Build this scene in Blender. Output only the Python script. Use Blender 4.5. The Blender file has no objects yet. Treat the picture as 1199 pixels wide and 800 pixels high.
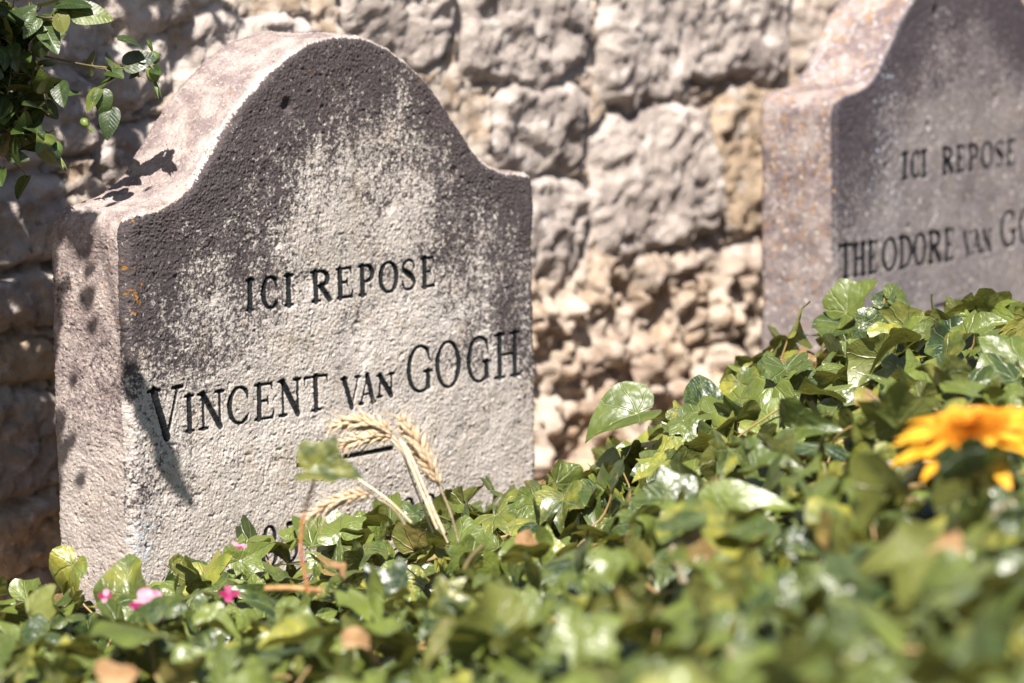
import bpy, math, random
import numpy as np
from mathutils import Vector, Matrix

# ------------------------------------------------------------------ camera, sky, sun, exposure
scene = bpy.context.scene
CZ = 0.78                                   # eye height above the ground
cam_d = bpy.data.cameras.new('camera'); cam = bpy.data.objects.new('camera', cam_d)
scene.collection.objects.link(cam); scene.camera = cam
PITCH, ROLL = 0.1261, -0.0089
cam.matrix_world = (Matrix.Translation((0, 0, CZ)) @ Matrix.Rotation(math.pi/2 - PITCH, 4, 'X')
                    @ Matrix.Rotation(ROLL, 4, 'Z'))
cam_d.sensor_width = 36.0; cam_d.lens = 36.0*4224.8/1199.0
cam_d.clip_start = 0.05; cam_d.clip_end = 600
cam_d.dof.use_dof = True; cam_d.dof.focus_distance = 3.42; cam_d.dof.aperture_fstop = 5.6
cam_d.dof.aperture_blades = 0

TH1, TH2 = 0.7093, 0.6524                   # heading of the two stones' long sides
U1 = np.array([math.sin(TH1), math.cos(TH1), 0.0]); V1 = np.array([-math.cos(TH1), math.sin(TH1), 0.0])
sun_dir = -0.50*U1 - 0.37*V1 + np.array([0, 0, 0.80]); sun_dir /= np.linalg.norm(sun_dir)
sl = bpy.data.lights.new('sun', 'SUN'); sl.energy = 5.0; sl.angle = math.radians(0.53); sl.color = (1.0, 0.94, 0.87)
so = bpy.data.objects.new('sun', sl); scene.collection.objects.link(so)
so.rotation_euler = Vector(sun_dir).to_track_quat('Z', 'Y').to_euler(); so.location = (0, 0, 5)
world = bpy.data.worlds.new('World'); scene.world = world; world.use_nodes = True
wn = world.node_tree; bg = wn.nodes['Background']
sky = wn.nodes.new('ShaderNodeTexSky'); sky.sky_type = 'NISHITA'; sky.sun_disc = False
sky.sun_elevation = math.asin(sun_dir[2]); sky.sun_rotation = math.atan2(sun_dir[0], sun_dir[1])
wn.links.new(sky.outputs[0], bg.inputs[0]); bg.inputs[1].default_value = 0.05
scene.view_settings.view_transform = 'Standard'; scene.view_settings.look = 'None'
scene.view_settings.exposure = 1.31; scene.view_settings.gamma = 1.0
scene.cycles.use_denoising = True
scene.cycles.max_bounces = 6; scene.cycles.diffuse_bounces = 2; scene.cycles.transparent_max_bounces = 4
scene.cycles.use_adaptive_sampling = True; scene.cycles.adaptive_threshold = 0.01

rng = np.random.default_rng(7); random.seed(7)

# ------------------------------------------------------------------ helpers
def ray(px, py):
    a = px-599.5; b = 400-py; c, s = math.cos(ROLL), math.sin(ROLL); f = 4224.8
    u = (c*a+s*b)/f; v = (-s*a+c*b)/f
    return np.array([u, math.cos(PITCH)+v*math.sin(PITCH), -math.sin(PITCH)+v*math.cos(PITCH)])
def at(px, py, Y):                          # world point seen at a photo pixel, Y metres ahead
    d = ray(px, py); return d*(Y/d[1]) + np.array([0, 0, CZ])

_perm = np.random.default_rng(3).permutation(256).astype(np.int64)
_grad = np.random.default_rng(4).normal(size=(256, 3)); _grad /= np.linalg.norm(_grad, axis=1)[:, None]
def perlin(P):
    P = np.asarray(P, float); I = np.floor(P).astype(np.int64); F = P-I; W = F*F*F*(F*(F*6-15)+10)
    def g(dx, dy, dz):
        h = _perm[(_perm[(_perm[(I[:, 0]+dx) & 255]+I[:, 1]+dy) & 255]+I[:, 2]+dz) & 255]
        G = _grad[h]; return G[:, 0]*(F[:, 0]-dx)+G[:, 1]*(F[:, 1]-dy)+G[:, 2]*(F[:, 2]-dz)
    x, y, z = W.T
    a = g(0,0,0)*(1-x)+g(1,0,0)*x; b = g(0,1,0)*(1-x)+g(1,1,0)*x
    c = g(0,0,1)*(1-x)+g(1,0,1)*x; d = g(0,1,1)*(1-x)+g(1,1,1)*x
    return ((a*(1-y)+b*y)*(1-z)+(c*(1-y)+d*y)*z)*1.6
def fbm(P, scale, octv=4, gain=0.5, off=0.0, ridged=False):
    r = 0; a = 1.0; tot = 0
    for k in range(octv):
        n = perlin(P*scale*2**k + off + 17.3*k)
        if ridged: n = 1-2*np.abs(n)
        r = r+a*n; tot += a; a *= gain
    return r/tot
def smooth(a, b, x):
    t = np.clip((x-a)/(b-a), 0, 1); return t*t*(3-2*t)

def mesh_np(name, V, F, mats, attrs=None, uv=None, smooth_shade=True):
    """F: list of (n,k) int arrays."""
    me = bpy.data.meshes.new(name); V = np.asarray(V, np.float32)
    me.vertices.add(len(V)); me.vertices.foreach_set('co', V.ravel())
    F = [f for f in F if len(f)]
    loops = np.concatenate([f.ravel() for f in F]).astype(np.int32)
    sizes = np.concatenate([np.full(len(f), f.shape[1]) for f in F]).astype(np.int32)
    starts = np.concatenate([[0], np.cumsum(sizes)[:-1]]).astype(np.int32)
    me.loops.add(len(loops)); me.loops.foreach_set('vertex_index', loops)
    me.polygons.add(len(sizes)); me.polygons.foreach_set('loop_start', starts)
    me.update(calc_edges=True)
    me.polygons.foreach_set('use_smooth', np.full(len(sizes), smooth_shade))
    for k, a in (attrs or {}).items():
        a = np.asarray(a, np.float32)
        if a.ndim == 1:
            at_ = me.attributes.new(k, 'FLOAT', 'POINT'); at_.data.foreach_set('value', a)
        else:
            at_ = me.attributes.new(k, 'FLOAT_VECTOR', 'POINT'); at_.data.foreach_set('vector', a.ravel())
    for m in (mats if isinstance(mats, (list, tuple)) else [mats]): me.materials.append(m)
    me.validate(); me.update()
    return me
def link(name, me, parent=None, loc=None):
    o = bpy.data.objects.new(name, me); scene.collection.objects.link(o)
    if parent is not None: o.parent = parent
    if loc is not None: o.location = loc
    return o
def tag(o, label=None, cat=None, group=None, kind=None):
    if label: o['label'] = label
    if cat: o['category'] = cat
    if group: o['group'] = group
    if kind: o['kind'] = kind
    return o
def empty(name, loc, rz=0.0):
    o = bpy.data.objects.new(name, None); scene.collection.objects.link(o)
    o.location = loc; o.rotation_euler = (0, 0, rz); o.empty_display_size = 0.05; return o

class MB:                                   # collects pieces of one mesh
    def __init__(s): s.V = []; s.F = {}; s.n = 0; s.A = {}
    def add(s, V, F, **attrs):
        V = np.asarray(V, float); k = F.shape[1]
        s.F.setdefault(k, []).append(F+s.n); s.V.append(V)
        for a, v in attrs.items(): s.A.setdefault(a, []).append(np.broadcast_to(v, (len(V),)) if np.ndim(v) < 2 else v)
        s.n += len(V)
    def tube(s, pts, rad, n=6, caps=True, **attrs):
        pts = np.asarray(pts, float); m = len(pts); rad = np.broadcast_to(rad, (m,))
        T = np.gradient(pts, axis=0); T /= np.linalg.norm(T, axis=1)[:, None]+1e-12
        ref = np.array([0.31, 0.17, 0.93]); A = np.cross(T, ref); A /= np.linalg.norm(A, axis=1)[:, None]+1e-12
        B = np.cross(T, A); an = np.arange(n)*2*math.pi/n
        V = pts[:, None]+rad[:, None, None]*(A[:, None]*np.cos(an)[None, :, None]+B[:, None]*np.sin(an)[None, :, None])
        i = np.arange(m-1)[:, None]*n; j = np.arange(n)[None]; k = (j+1) % n
        F = np.stack([i+j, i+k, i+n+k, i+n+j], -1).reshape(-1, 4)
        s.add(V.reshape(-1, 3), F, **attrs)
    def build(s, name, mat, parent=None, loc=(0, 0, 0), smooth_shade=True):
        V = np.concatenate(s.V)-np.asarray(loc)
        F = [np.concatenate(f) for f in s.F.values()]
        A = {k: np.concatenate(v) for k, v in s.A.items()}
        me = mesh_np(name, V, F, mat, A, smooth_shade=smooth_shade)
        return link(name, me, parent, loc if parent is None else None)

def catmull(P, n=8):
    P = np.asarray(P, float); Q = np.vstack([2*P[0]-P[1], P, 2*P[-1]-P[-2]]); out = []
    for i in range(1, len(Q)-2):
        for t in np.linspace(0, 1, n, endpoint=False):
            a, b, c, d = Q[i-1:i+3]
            out.append(.5*((2*b)+(-a+c)*t+(2*a-5*b+4*c-d)*t*t+(-a+3*b-3*c+d)*t**3))
    out.append(P[-1]); return np.array(out)

# ------------------------------------------------------------------ node material helper
class NT:
    def __init__(s, name):
        s.m = bpy.data.materials.new(name); s.m.use_nodes = True; s.t = s.m.node_tree; s.t.nodes.clear()
        s.out = s.t.nodes.new('ShaderNodeOutputMaterial')
    def n(s, typ, **kw):
        x = s.t.nodes.new('ShaderNode'+typ)
        for k, v in kw.items(): setattr(x, k, v)
        return x
    def l(s, a, b): s.t.links.new(a, b)
    def put(s, sock, v):
        if isinstance(v, bpy.types.NodeSocket): s.l(v, sock)
        elif isinstance(v, (tuple, list)) and len(v) == 3 and sock.type == 'RGBA': sock.default_value = (*v, 1)
        else: sock.default_value = v
    def math(s, op, a, b=None, c=None, clamp=False):
        x = s.n('Math', operation=op, use_clamp=clamp); s.put(x.inputs[0], a)
        if b is not None: s.put(x.inputs[1], b)
        if c is not None: s.put(x.inputs[2], c)
        return x.outputs[0]
    def mix(s, f, a, b, mode='MIX'):
        x = s.n('MixRGB', blend_type=mode); s.put(x.inputs[0], f); s.put(x.inputs[1], a); s.put(x.inputs[2], b); return x.outputs[0]
    def attr(s, name, out=2): return s.n('Attribute', attribute_name=name).outputs[out]
    def obj(s): return s.n('TexCoord').outputs['Object']
    def noise(s, vec, scale, detail=4, rough=.5, dist=0.0, col=False):
        x = s.n('TexNoise'); s.put(x.inputs['Vector'], vec); x.inputs['Scale'].default_value = scale
        x.inputs['Detail'].default_value = detail; x.inputs['Roughness'].default_value = rough; x.inputs['Distortion'].default_value = dist
        return x.outputs['Color' if col else 'Fac']
    def vor(s, vec, scale, feat='F1', rnd=1.0):
        x = s.n('TexVoronoi', feature=feat); s.put(x.inputs['Vector'], vec); x.inputs['Scale'].default_value = scale
        x.inputs['Randomness'].default_value = rnd; return x.outputs['Distance']
    def ss(s, v, a, b, lo=0.0, hi=1.0):
        x = s.n('MapRange', interpolation_type='SMOOTHSTEP'); s.put(x.inputs[0], v); x.inputs[1].default_value = a; x.inputs[2].default_value = b
        x.inputs[3].default_value = lo; x.inputs[4].default_value = hi; return x.outputs[0]
    def bump(s, h, strength, dist, normal=None):
        x = s.n('Bump'); x.inputs['Strength'].default_value = strength; x.inputs['Distance'].default_value = dist; s.put(x.inputs['Height'], h)
        if normal is not None: s.l(normal, x.inputs['Normal'])
        return x.outputs[0]
    def bsdf(s, color, rough=.8, normal=None, spec=.5, **kw):
        x = s.n('BsdfPrincipled'); s.put(x.inputs['Base Color'], color); s.put(x.inputs['Roughness'], rough); s.put(x.inputs['Specular IOR Level'], spec)
        if normal is not None: s.l(normal, x.inputs['Normal'])
        for k, v in kw.items(): s.put(x.inputs[k.replace('_', ' ')], v)
        return x.outputs[0]
    def done(s, sh): s.l(sh, s.out.inputs['Surface']); return s.m

def stone_material(name, light, mid, dark, fine=1.0, fleck=0.0):
    t = NT(name); co = t.obj(); st = t.attr('stain'); ink = t.attr('ink'); side = t.attr('side')
    sp = t.noise(co, 420, 5, .65); sp2 = t.noise(co, 170, 4, .6); big = t.noise(co, 11, 5, .6)
    base = t.mix(t.ss(big, .35, .66), mid, light)
    base = t.mix(t.ss(t.noise(co, 26, 4, .6), .48, .7), base, (light[0]*.8, light[1]*.76, light[2]*.7))
    base = t.mix(t.math('MULTIPLY', side, .85), base, t.mix(t.ss(t.noise(co, 24, 6, .7), .38, .62), (.15, .11, .11), (.36, .295, .27)))
    # pale and dark mineral grains
    base = t.mix(t.ss(sp2, .60, .72, 0, .55), base, (light[0]*1.2, light[1]*1.17, light[2]*1.14)); base = t.mix(t.ss(sp, .41, .30, 0, .6), base, (.16, .13, .125)); base = t.mix(t.ss(t.noise(co, 260, 3, .7), .56, .68, 0, .45), base, (light[0]*1.3, light[1]*1.3, light[2]*1.3))
    if fleck:
        base = t.mix(t.math('MULTIPLY', side, t.ss(t.noise(co, 75, 4, .6), .50, .66, 0, .75)), base, (.30, .175, .085))
        base = t.mix(t.ss(t.noise(co, 130, 3, .6), .58, .68, 0, fleck), base, (.50, .46, .42))
    # dark crust of lichen
    k = t.math('ADD', st, t.math('MULTIPLY', t.math('SUBTRACT', sp2, .5), 2.4))
    k = t.math('ADD', k, t.math('MULTIPLY', t.math('SUBTRACT', sp, .5), 2.2))
    dk = t.mix(t.ss(sp, .42, .62), dark, (dark[0]*2.6, dark[1]*2.4, dark[2]*2.5))
    base = t.mix(t.ss(k, .22, .80, 0, .93), base, dk)
    # orange and grey-blue lichen dots
    lz = t.attr('rust'); ok = t.math('ADD', lz, t.math('MULTIPLY', t.math('SUBTRACT', t.noise(co, 120, 4, .6), .5), 2.6))
    base = t.mix(t.ss(ok, .62, .86, 0, .85), base, (.34, .15, .03))
    bl = t.attr('lime'); bk = t.math('ADD', bl, t.math('MULTIPLY', t.math('SUBTRACT', t.noise(co, 150, 4, .6), .5), 2.6))
    base = t.mix(t.ss(bk, .6, .9, 0, .8), base, (.42, .48, .54))
    # black paint in the cut letters
    inkn = t.math('ADD', ink, t.math('MULTIPLY', t.math('SUBTRACT', t.noise(co, 700, 3, .6), .5), .0012))
    base = t.mix(t.ss(inkn, -.0003, .0004, 0, .97), base, (.006, .008, .011))
    h = t.math('ADD', t.math('MULTIPLY', t.noise(co, 600, 5, .75), .9), t.math('MULTIPLY', t.vor(co, 420), .4))
    return t.done(t.bsdf(base, .88, t.bump(h, .8*fine, .0018), .12))

M_stone1 = stone_material('weathered_limestone', (.51, .46, .42), (.39, .35, .315), (.024, .0195, .0215))
M_stone2 = stone_material('grey_weathered_limestone', (.25, .225, .22), (.165, .148, .152), (.03, .026, .031), 1.0, .9)

# ------------------------------------------------------------------ letters as signed distance to tapering strokes
def arc(cx, cy, rx, ry, a0, a1, tk, tn, n=26, rot=0.0):
    a = np.radians(np.linspace(a0, a1, n)); w = tn+(tk-tn)*np.abs(np.cos(a+rot))**1.5
    return np.stack([cx+rx*np.cos(a), cy+ry*np.sin(a)], 1), w
def glyph(ch):
    K, N = 1.0, .42; S = []
    def ln(x0, y0, x1, y1, w0=K, w1=None): S.append((np.array([[x0, y0], [x1, y1]], float), np.array([w0, w1 if w1 is not None else w0])))
    def serif(x, y, w=.2): ln(x-w, y, x+w, y, .42); ln(x-w*.35, y, x+w*.35, y, .62)
    def stem(x, w=K, s=.19, b=True, tp=True):
        ln(x, .03, x, .97, w)
        if b: serif(x, .02, s)
        if tp: serif(x, .98, s)
    if ch == 'I': stem(.5, s=.42)
    elif ch in 'CG':
        S.append(arc(.56, .5, .46, .5, 48, 312, K, N)); ln(.86, .90, .93, .68, .7, .35)
        if ch == 'C': ln(.87, .13, .95, .22, .45, .3); S.append((np.array([[.5, .02], [.53, -.1]]), np.array([.5, .15])))
        else: ln(.86, .10, .86, .42, K); serif(.86, .43, .17)
    elif ch in 'RP':
        lo = .5 if ch == 'R' else .45; m = (1+lo)/2
        stem(.24); p, w = arc(.42, m, .40, (1-lo)/2-.01, 90, -90, K, N); S.append((p, w)); ln(.24, .985, .44, .985, N); ln(.24, lo+.01, .44, lo+.01, N)
        if ch == 'R': ln(.48, lo, .86, .04, K); ln(.84, .03, 1.0, .0, .5, .3)
    elif ch == 'D':
        stem(.2); p, w = arc(.36, .5, .56, .49, 90, -90, K, N); S.append((p, w)); ln(.2, .985, .38, .985, N); ln(.2, .015, .38, .015, N)
    elif ch == 'E':
        stem(.26); ln(.26, .98, .84, .98, N); ln(.84, .98, .88, .80, .55, .25); ln(.26, .52, .66, .52, N); ln(.66, .62, .66, .42, .35)
        ln(.26, .02, .88, .02, N); ln(.88, .02, .94, .23, .55, .25)
    elif ch == 'O': S.append(arc(.5, .5, .46, .5, 0, 360, K, N, 44))
    elif ch == 'S':
        p = catmull([(.84, .72), (.80, .90), (.52, .99), (.22, .88), (.18, .70), (.42, .56), (.70, .42), (.84, .24), (.72, .06), (.44, .0), (.20, .08), (.14, .28)], 5)
        q = np.linspace(0, 1, len(p)); S.append((p, .40+.6*np.exp(-((q-.5)/.17)**2)))
    elif ch == 'V': ln(.13, .97, .5, .0, 1.15); ln(.5, .0, .87, .97, N); serif(.13, .98, .18); serif(.87, .98, .16)
    elif ch == 'A': ln(.13, .03, .5, 1.0, N); ln(.5, 1.0, .87, .03, 1.1); ln(.26, .34, .74, .34, N); serif(.13, .02, .15); serif(.87, .02, .17)
    elif ch == 'N': ln(.18, .03, .18, .97, N+.12); ln(.18, .97, .82, .02, 1.1); ln(.82, .97, .82, .02, N+.12); serif(.18, .02, .16); serif(.13, .98, .14); serif(.82, .98, .16)
    elif ch == 'T': stem(.5, tp=False); ln(.06, .97, .94, .97, N); ln(.06, .97, .03, .78, .55, .25); ln(.94, .97, .97, .78, .55, .25)
    elif ch == 'H': stem(.2); stem(.8); ln(.2, .52, .8, .52, N)
    elif ch == '1': stem(.5, s=.3, tp=False); ln(.5, .97, .28, .82, N)
    elif ch == '8': S.append(arc(.5, .75, .30, .25, 0, 360, K, N, 30)); S.append(arc(.5, .26, .38, .26, 0, 360, K, N, 30))
    elif ch == '0': S.append(arc(.5, .5, .42, .5, 0, 360, K, N, 40))
    elif ch == '9': S.append(arc(.5, .70, .38, .30, 0, 360, K, N, 30)); S.append((catmull([(.88, .7), (.84, .35), (.62, .08), (.30, .0)], 6), np.linspace(K, .5, 19)))
    elif ch == '5': ln(.28, .97, .80, .97, .8); ln(.28, .97, .24, .60, N); S.append(arc(.44, .33, .40, .31, 110, -130, K, N))
    elif ch == '3': S.append(arc(.46, .76, .32, .24, 130, -90, K, N)); S.append(arc(.46, .27, .40, .27, 90, -140, K, N))
    elif ch == '-': ln(0, .5, 1, .5, .8)
    return S
def letter_sd(letters, u, h):
    sd = np.full(u.shape, .02)
    for ch, x0, x1, b, c, kw in letters:
        m = (u > x0-.01) & (u < x1+.01) & (h > b-.012) & (h < c+.01)
        if not m.any(): continue
        P = np.stack([u[m], h[m]], 1); best = sd[m]
        for pts, w in glyph(ch):
            Q = np.stack([x0+pts[:, 0]*(x1-x0), b+pts[:, 1]*(c-b)], 1)
            for i in range(len(Q)-1):
                A, D = Q[i], Q[i+1]-Q[i]; L = (D@D)+1e-12
                t = np.clip((P-A)@D/L, 0, 1); d = np.linalg.norm(P-A-t[:, None]*D, axis=1)-kw*(w[i]*(1-t)+w[i+1]*t)
                best = np.minimum(best, d)
        sd[m] = best
    return sd

# ------------------------------------------------------------------ gravestones
W, T = .60, .109
prof = np.array([(0.0, 0.0), (.035, .004), (.055, .007), (.072, .013), (.088, .022), (.104, .036), (.128, .062), (.155, .091), (.18, .1105), (.205, .1275), (.245, .1475),
                 (.27, .1535), (.30, .1560), (.33, .1530), (.355, .1465), (.395, .1285), (.42, .113), (.445, .092), (.472, .063), (.496, .037), (.512, .022),
                 (.528, .013), (.545, .007), (.565, .004), (.60, 0.0)])
prof[:, 1] *= 1.03
def H(u):
    # smooth the measured profile a little and round both shoulder corners
    k = np.linspace(-.008, .008, 9); h = sum(np.interp(np.clip(u+d, 0, W), prof[:, 0], prof[:, 1]) for d in k)/9
    for x, R in ((u, .020), (W-u, .011)):
        q = np.clip(R-x, 0, R); h = h-(R-np.sqrt(np.maximum(R*R-q*q, 0)))
    return h
def gravestone(name, o, th, letters, res, mat, seed, round_r, rough, label, stain_gain):
    root = empty(name, (o[0], o[1], 0), math.pi/2-th); h0 = CZ+o[2]      # local x = along face, y = into the stone, z up
    nu = int(W/res); us = np.linspace(0, W, nu+1); Hu = H(us)
    hb = -.03; lo = np.concatenate([np.linspace(-h0-.04, -.375, 16)[:-1], np.linspace(-.375, hb, int((.345)/res))])
    nb = int(.165/res); fr = np.linspace(0, 1, nb+1)[1:]
    Hg = np.concatenate([np.repeat(lo[:, None], nu+1, 1), hb+(Hu-hb)[None]*fr[:, None]])    # rows x cols
    Ug = np.repeat(us[None], len(Hg), 0); nr, nc = Hg.shape; u = Ug.ravel(); h = Hg.ravel()
    # outline loop through the grid's border
    idx = np.arange(nr*nc).reshape(nr, nc); loop = np.concatenate([idx[:, 0], idx[-1, 1:], idx[:-1, -1][::-1]])
    O = np.stack([u[loop], h[loop]], 1); Tn = np.gradient(O, axis=0); Tn /= np.linalg.norm(Tn, axis=1)[:, None]+1e-12
    No = np.stack([-Tn[:, 1], Tn[:, 0]], 1)
    for _ in range(4): No[1:-1] = (No[:-2]+No[1:-1]*2+No[2:])/4
    No /= np.linalg.norm(No, axis=1)[:, None]
    # distance to the outline, exact near it
    step = max(1, int(.004/res)); Oc = O[::step]; d = np.full(len(u), .2); near = np.zeros(len(u), int)
    for a in range(0, len(u), 20000):
        D = np.hypot(u[a:a+20000, None]-Oc[None, :, 0], h[a:a+20000, None]-Oc[None, :, 1]); j = D.argmin(1)
        d[a:a+20000] = D[np.arange(len(j)), j]; near[a:a+20000] = j*step
    near = np.minimum(near, len(O)-1)
    nn = No[near]; dp = np.clip(((O[near]-np.stack([u, h], 1))*nn).sum(1), 0, None); d = np.where(d < .03, dp, d); d[loop] = 0; 
    nn[loop] = No
    P3 = np.stack([u, np.zeros_like(u), h], 1)
    def rad(P): return round_r*(1+.55*fbm(P, 22, 3, off=seed))+.0015
    r = rad(np.stack([O[near][:, 0], np.zeros(len(u)), O[near][:, 1]], 1)); r[loop] = rad(np.stack([O[:, 0], 0*O[:, 0], O[:, 1]], 1))
    q = np.clip(1-d/r, 0, 1); back = r*(1-np.sqrt(np.maximum(1-q*q, 0)))
    nrm = np.stack([nn[:, 0]*q, -np.sqrt(np.maximum(1-q*q, 0)), nn[:, 1]*q], 1)
    cap = np.stack([u, back, h], 1)
    # rim
    nv = int(T/(res*1.25)); m = len(loop); rl = r[loop]
    fr2 = np.linspace(0, 1, nv+1)[1:]; Yv = rl[None]+(T-rl)[None]*fr2[:, None]
    rb = .010; qb = np.clip(1-(T-Yv)/rb, 0, 1); ins = rb*(1-np.sqrt(np.maximum(1-qb*qb, 0)))
    rim = np.stack([O[None, :, 0]-No[None, :, 0]*ins, Yv, O[None, :, 1]-No[None, :, 1]*ins], -1).reshape(-1, 3)
    nr_rim = np.stack([No[None, :, 0]*np.sqrt(1-qb*qb), qb, No[None, :, 1]*np.sqrt(1-qb*qb)], -1).reshape(-1, 3)
    allP = np.vstack([cap, rim]); allN = np.vstack([nrm, nr_rim])
    sd = np.concatenate([letter_sd(letters, u, h), np.full(len(rim), .02)])
    # roughness: dressed ripples, grains, pits
    X = allP+seed
    D = .0030*fbm(X, 7, 3)+.0013*fbm(X, 30, 3, off=5)+rough*(.0007*fbm(X*np.array([1, 1, 1.25]), 70, 3, .6, off=9)+.0006*fbm(X, 210, 2, .9, off=15)+.0007*perlin(X*395+31)+.0007*smooth(.2, .5, perlin(X*260+77))*(.35+1.1*np.clip(fbm(X, 14, 3, off=19)+.35, 0, 1)))
    pit = smooth(.35, .6, fbm(X, 130, 2, off=21)); D -= .0014*pit*rough
    chips = smooth(.30, .5, fbm(X, 17, 3, .6, off=33)); D -= .0013*chips
    isr = np.concatenate([np.zeros(len(cap)), np.ones(len(rim))]); topn = np.clip(allN[:, 2], 0, 1)
    sd = sd+(sd < .004)*.0005*fbm(X, 330, 2, .8, off=99)
    D += (.0022*fbm(X, 55, 3, off=41)*np.maximum(isr*.4, topn))
    for (hu, hh, hr, hd) in holes(name): D -= hd*np.exp(-(((allP[:, 0]-hu)**2+(allP[:, 2]-hh)**2)/hr**2)**1.5)*(1-isr)
    wz = smooth(.004, .0, sd); D = D*(1-.35*wz)-np.clip((.0005-sd)*1.15, 0, .0034)
    allP = allP+allN*D[:, None]
    # stains
    A = allP; dd = np.concatenate([d, np.zeros(len(rim))]); hh = A[:, 2]; uu = A[:, 0]
    dtop = np.maximum(H(np.clip(uu, 0, W))-hh, 0)
    f1 = fbm(X, 9, 4, off=61); f2 = fbm(X, 30, 4, .6, off=63); f3 = fbm(X*np.array([1, 1, .16]), 60, 3, off=67)
    if stain_gain > .9:
        s = .84*smooth(.36, .04, dtop+.17*f1+.03*f3)+.30*smooth(.10, .0, dtop+.08*f1)
        left = smooth(.135, .01, uu+.06*f1)*smooth(-.20, -.11, hh+.05*f1); s = np.maximum(s, left*.98)
        right = smooth(.10, .01, W-uu+.04*f1)*smooth(-.15, -.05, hh+.05*f1); s = np.maximum(s, right*.95)
        s = s-.22*smooth(.05, -.0, np.hypot((uu-.36)/1.6, hh-.0)-.05)+.46*f2*(s > .02)+.30*f3*(s > .05)
        rust = .62*np.exp(-((uu-.008)**2/.014**2+(hh+.075)**2/.035**2))+.3*smooth(.1, 0, dtop)*(f2 > .15)
        lime = .75*np.exp(-((uu-.012)**2/.022**2+(hh+.315)**2/.05**2))
    else:
        s = .95*smooth(.20, .0, dtop+.10*f1)+.15+.35*smooth(.05, .0, uu)*(.6+f1)+.2*f2
        rust = .25*smooth(.03, 0, uu); lime = .45*smooth(.05, .0, np.hypot(uu-.11, (hh+.08)*.35)-.03)
    s = s*(1-isr)*smooth(.75, .35, topn)+isr*(.05+.35*smooth(-.03, -.06, hh)*smooth(-.30, -.14, hh)*(.4+1.6*f1)+.18*f2*(topn < .5))
    rust = rust*(1-.4*isr)+isr*(.22*smooth(-.2, .2, f2) if stain_gain < .9 else .1); lime = lime*(1-isr*.6)+(isr*.30 if stain_gain < .9 else 0)
    attrs = dict(stain=s, ink=-sd, side=np.maximum(isr*(1-.6*smooth(-.14, -.28, hh+.05*f1)), smooth(.5, .9, topn)), rust=rust, lime=lime)
    # faces
    i = np.arange(nr-1)[:, None]*nc+np.arange(nc-1)[None]; Fc = np.stack([i, i+1, i+nc+1, i+nc], -1).reshape(-1, 4)
    base = nr*nc; rows = [loop]+[base+k*m+np.arange(m) for k in range(nv)]
    Fr = np.concatenate([np.stack([rows[k][:-1], rows[k][1:], rows[k+1][1:], rows[k+1][:-1]], -1) for k in range(nv)])
    cidx = base+(nv-1)*m+np.arange(m); L = m//2
    Fb = np.stack([cidx[:L-1], cidx[1:L], cidx[::-1][1:L], cidx[::-1][:L-1]], -1)   # back, strips between left and right halves
    let = (sd[Fc] < .0006).any(1)
    F = np.concatenate([Fc[~let], Fr, Fb])
    def sub(F):
        us_, inv = np.unique(F.ravel(), return_inverse=True); return us_, inv.reshape(F.shape)
    FL = Fc[let]; hl = h[FL[:, 0]]; lines = [hl > -.14, (hl <= -.14) & (hl > -.24), (hl <= -.24) & (hl > -.29), hl <= -.29]
    for nm, FF in [('slab', F)]+[('inscription', FL[q]) for q in lines if q.any()]:
        k, f = sub(FF); V = allP[k]+np.array([0, 0, h0])
        me = mesh_np(nm, V, [f], mat, {a: v[k] for a, v in attrs.items()}); link(nm, me, root)
    tag(root, label, 'gravestone', 'two twin gravestones by the wall')
    return root
def holes(name):
    return [(.222, .092, .0065, .006), (.205, -.045, .004, .004), (.163, -.165, .003, .003), (.37, -.02, .006, .003), (.11, -.09, .007, .002),
            (.30, -.165, .012, -.001), (.31, -.15, .02, .002), (.36, -.235, .03, .0015), (.47, .01, .006, .003)]
TK = .0037
L1 = [(c, a, b, -.107, -.0765, TK) for c, a, b in (('I', .160, .1715), ('C', .1815, .2045), ('I', .213, .2265), ('R', .2515, .283), ('E', .2885, .315),
      ('P', .322, .3485), ('O', .3545, .381), ('S', .386, .41), ('E', .416, .440))]
L1 += [('V', .027, .070, -.2185, -.171, .0041)]
L1 += [(c, a, b, -.2172, -.1815, .0034) for c, a, b in (('I', .0735, .0865), ('N', .092, .128), ('C', .132, .162), ('E', .168, .198), ('N', .2035, .236), ('T', .239, .2745))]
L1 += [('V', .295, .323, -.2195, -.189, .0031), ('A', .3205, .3455, -.2185, -.190, .0031), ('N', .3475, .374, -.2145, -.1915, .0031)]
L1 += [(c, a, b, -.2155, -.168, .0037) for c, a, b in (('G', .392, .4315), ('O', .440, .476), ('G', .487, .525), ('H', .532, .573))]
L1 += [('-', .229, .370, -.2715, -.2675, .0029)]
L1 += [(c, a, b, -.366, -.326, .003) for c, a, b in (('1', .142, .160), ('8', .175, .199), ('5', .208, .23), ('3', .238, .262), ('-', .285, .33),
       ('1', .352, .37), ('8', .382, .406), ('9', .415, .438), ('0', .447, .470))]
L2 = [(c, a, b, -.106, -.0755, .0040) for c, a, b in (('I', .146, .162), ('C', .169, .189), ('I', .190, .205), ('R', .2385, .269), ('E', .275, .298),
      ('P', .303, .331), ('O', .338, .366), ('S', .371, .395), ('E', .400, .424))]
L2 += [('T', .006, .038, -.2135, -.174, .0044)] + [(c, a, b, -.213, -.1755, .0043) for c, a, b in (('H', .039, .066), ('E', .071, .094),
      ('O', .105, .136), ('D', .142, .172), ('O', .178, .203), ('R', .208, .241), ('E', .246, .272))]
L2 += [('V', .294, .316, -.2105, -.183, .0033), ('A', .314, .339, -.2105, -.183, .0033), ('N', .341, .366, -.2105, -.184, .0033)]
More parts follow.
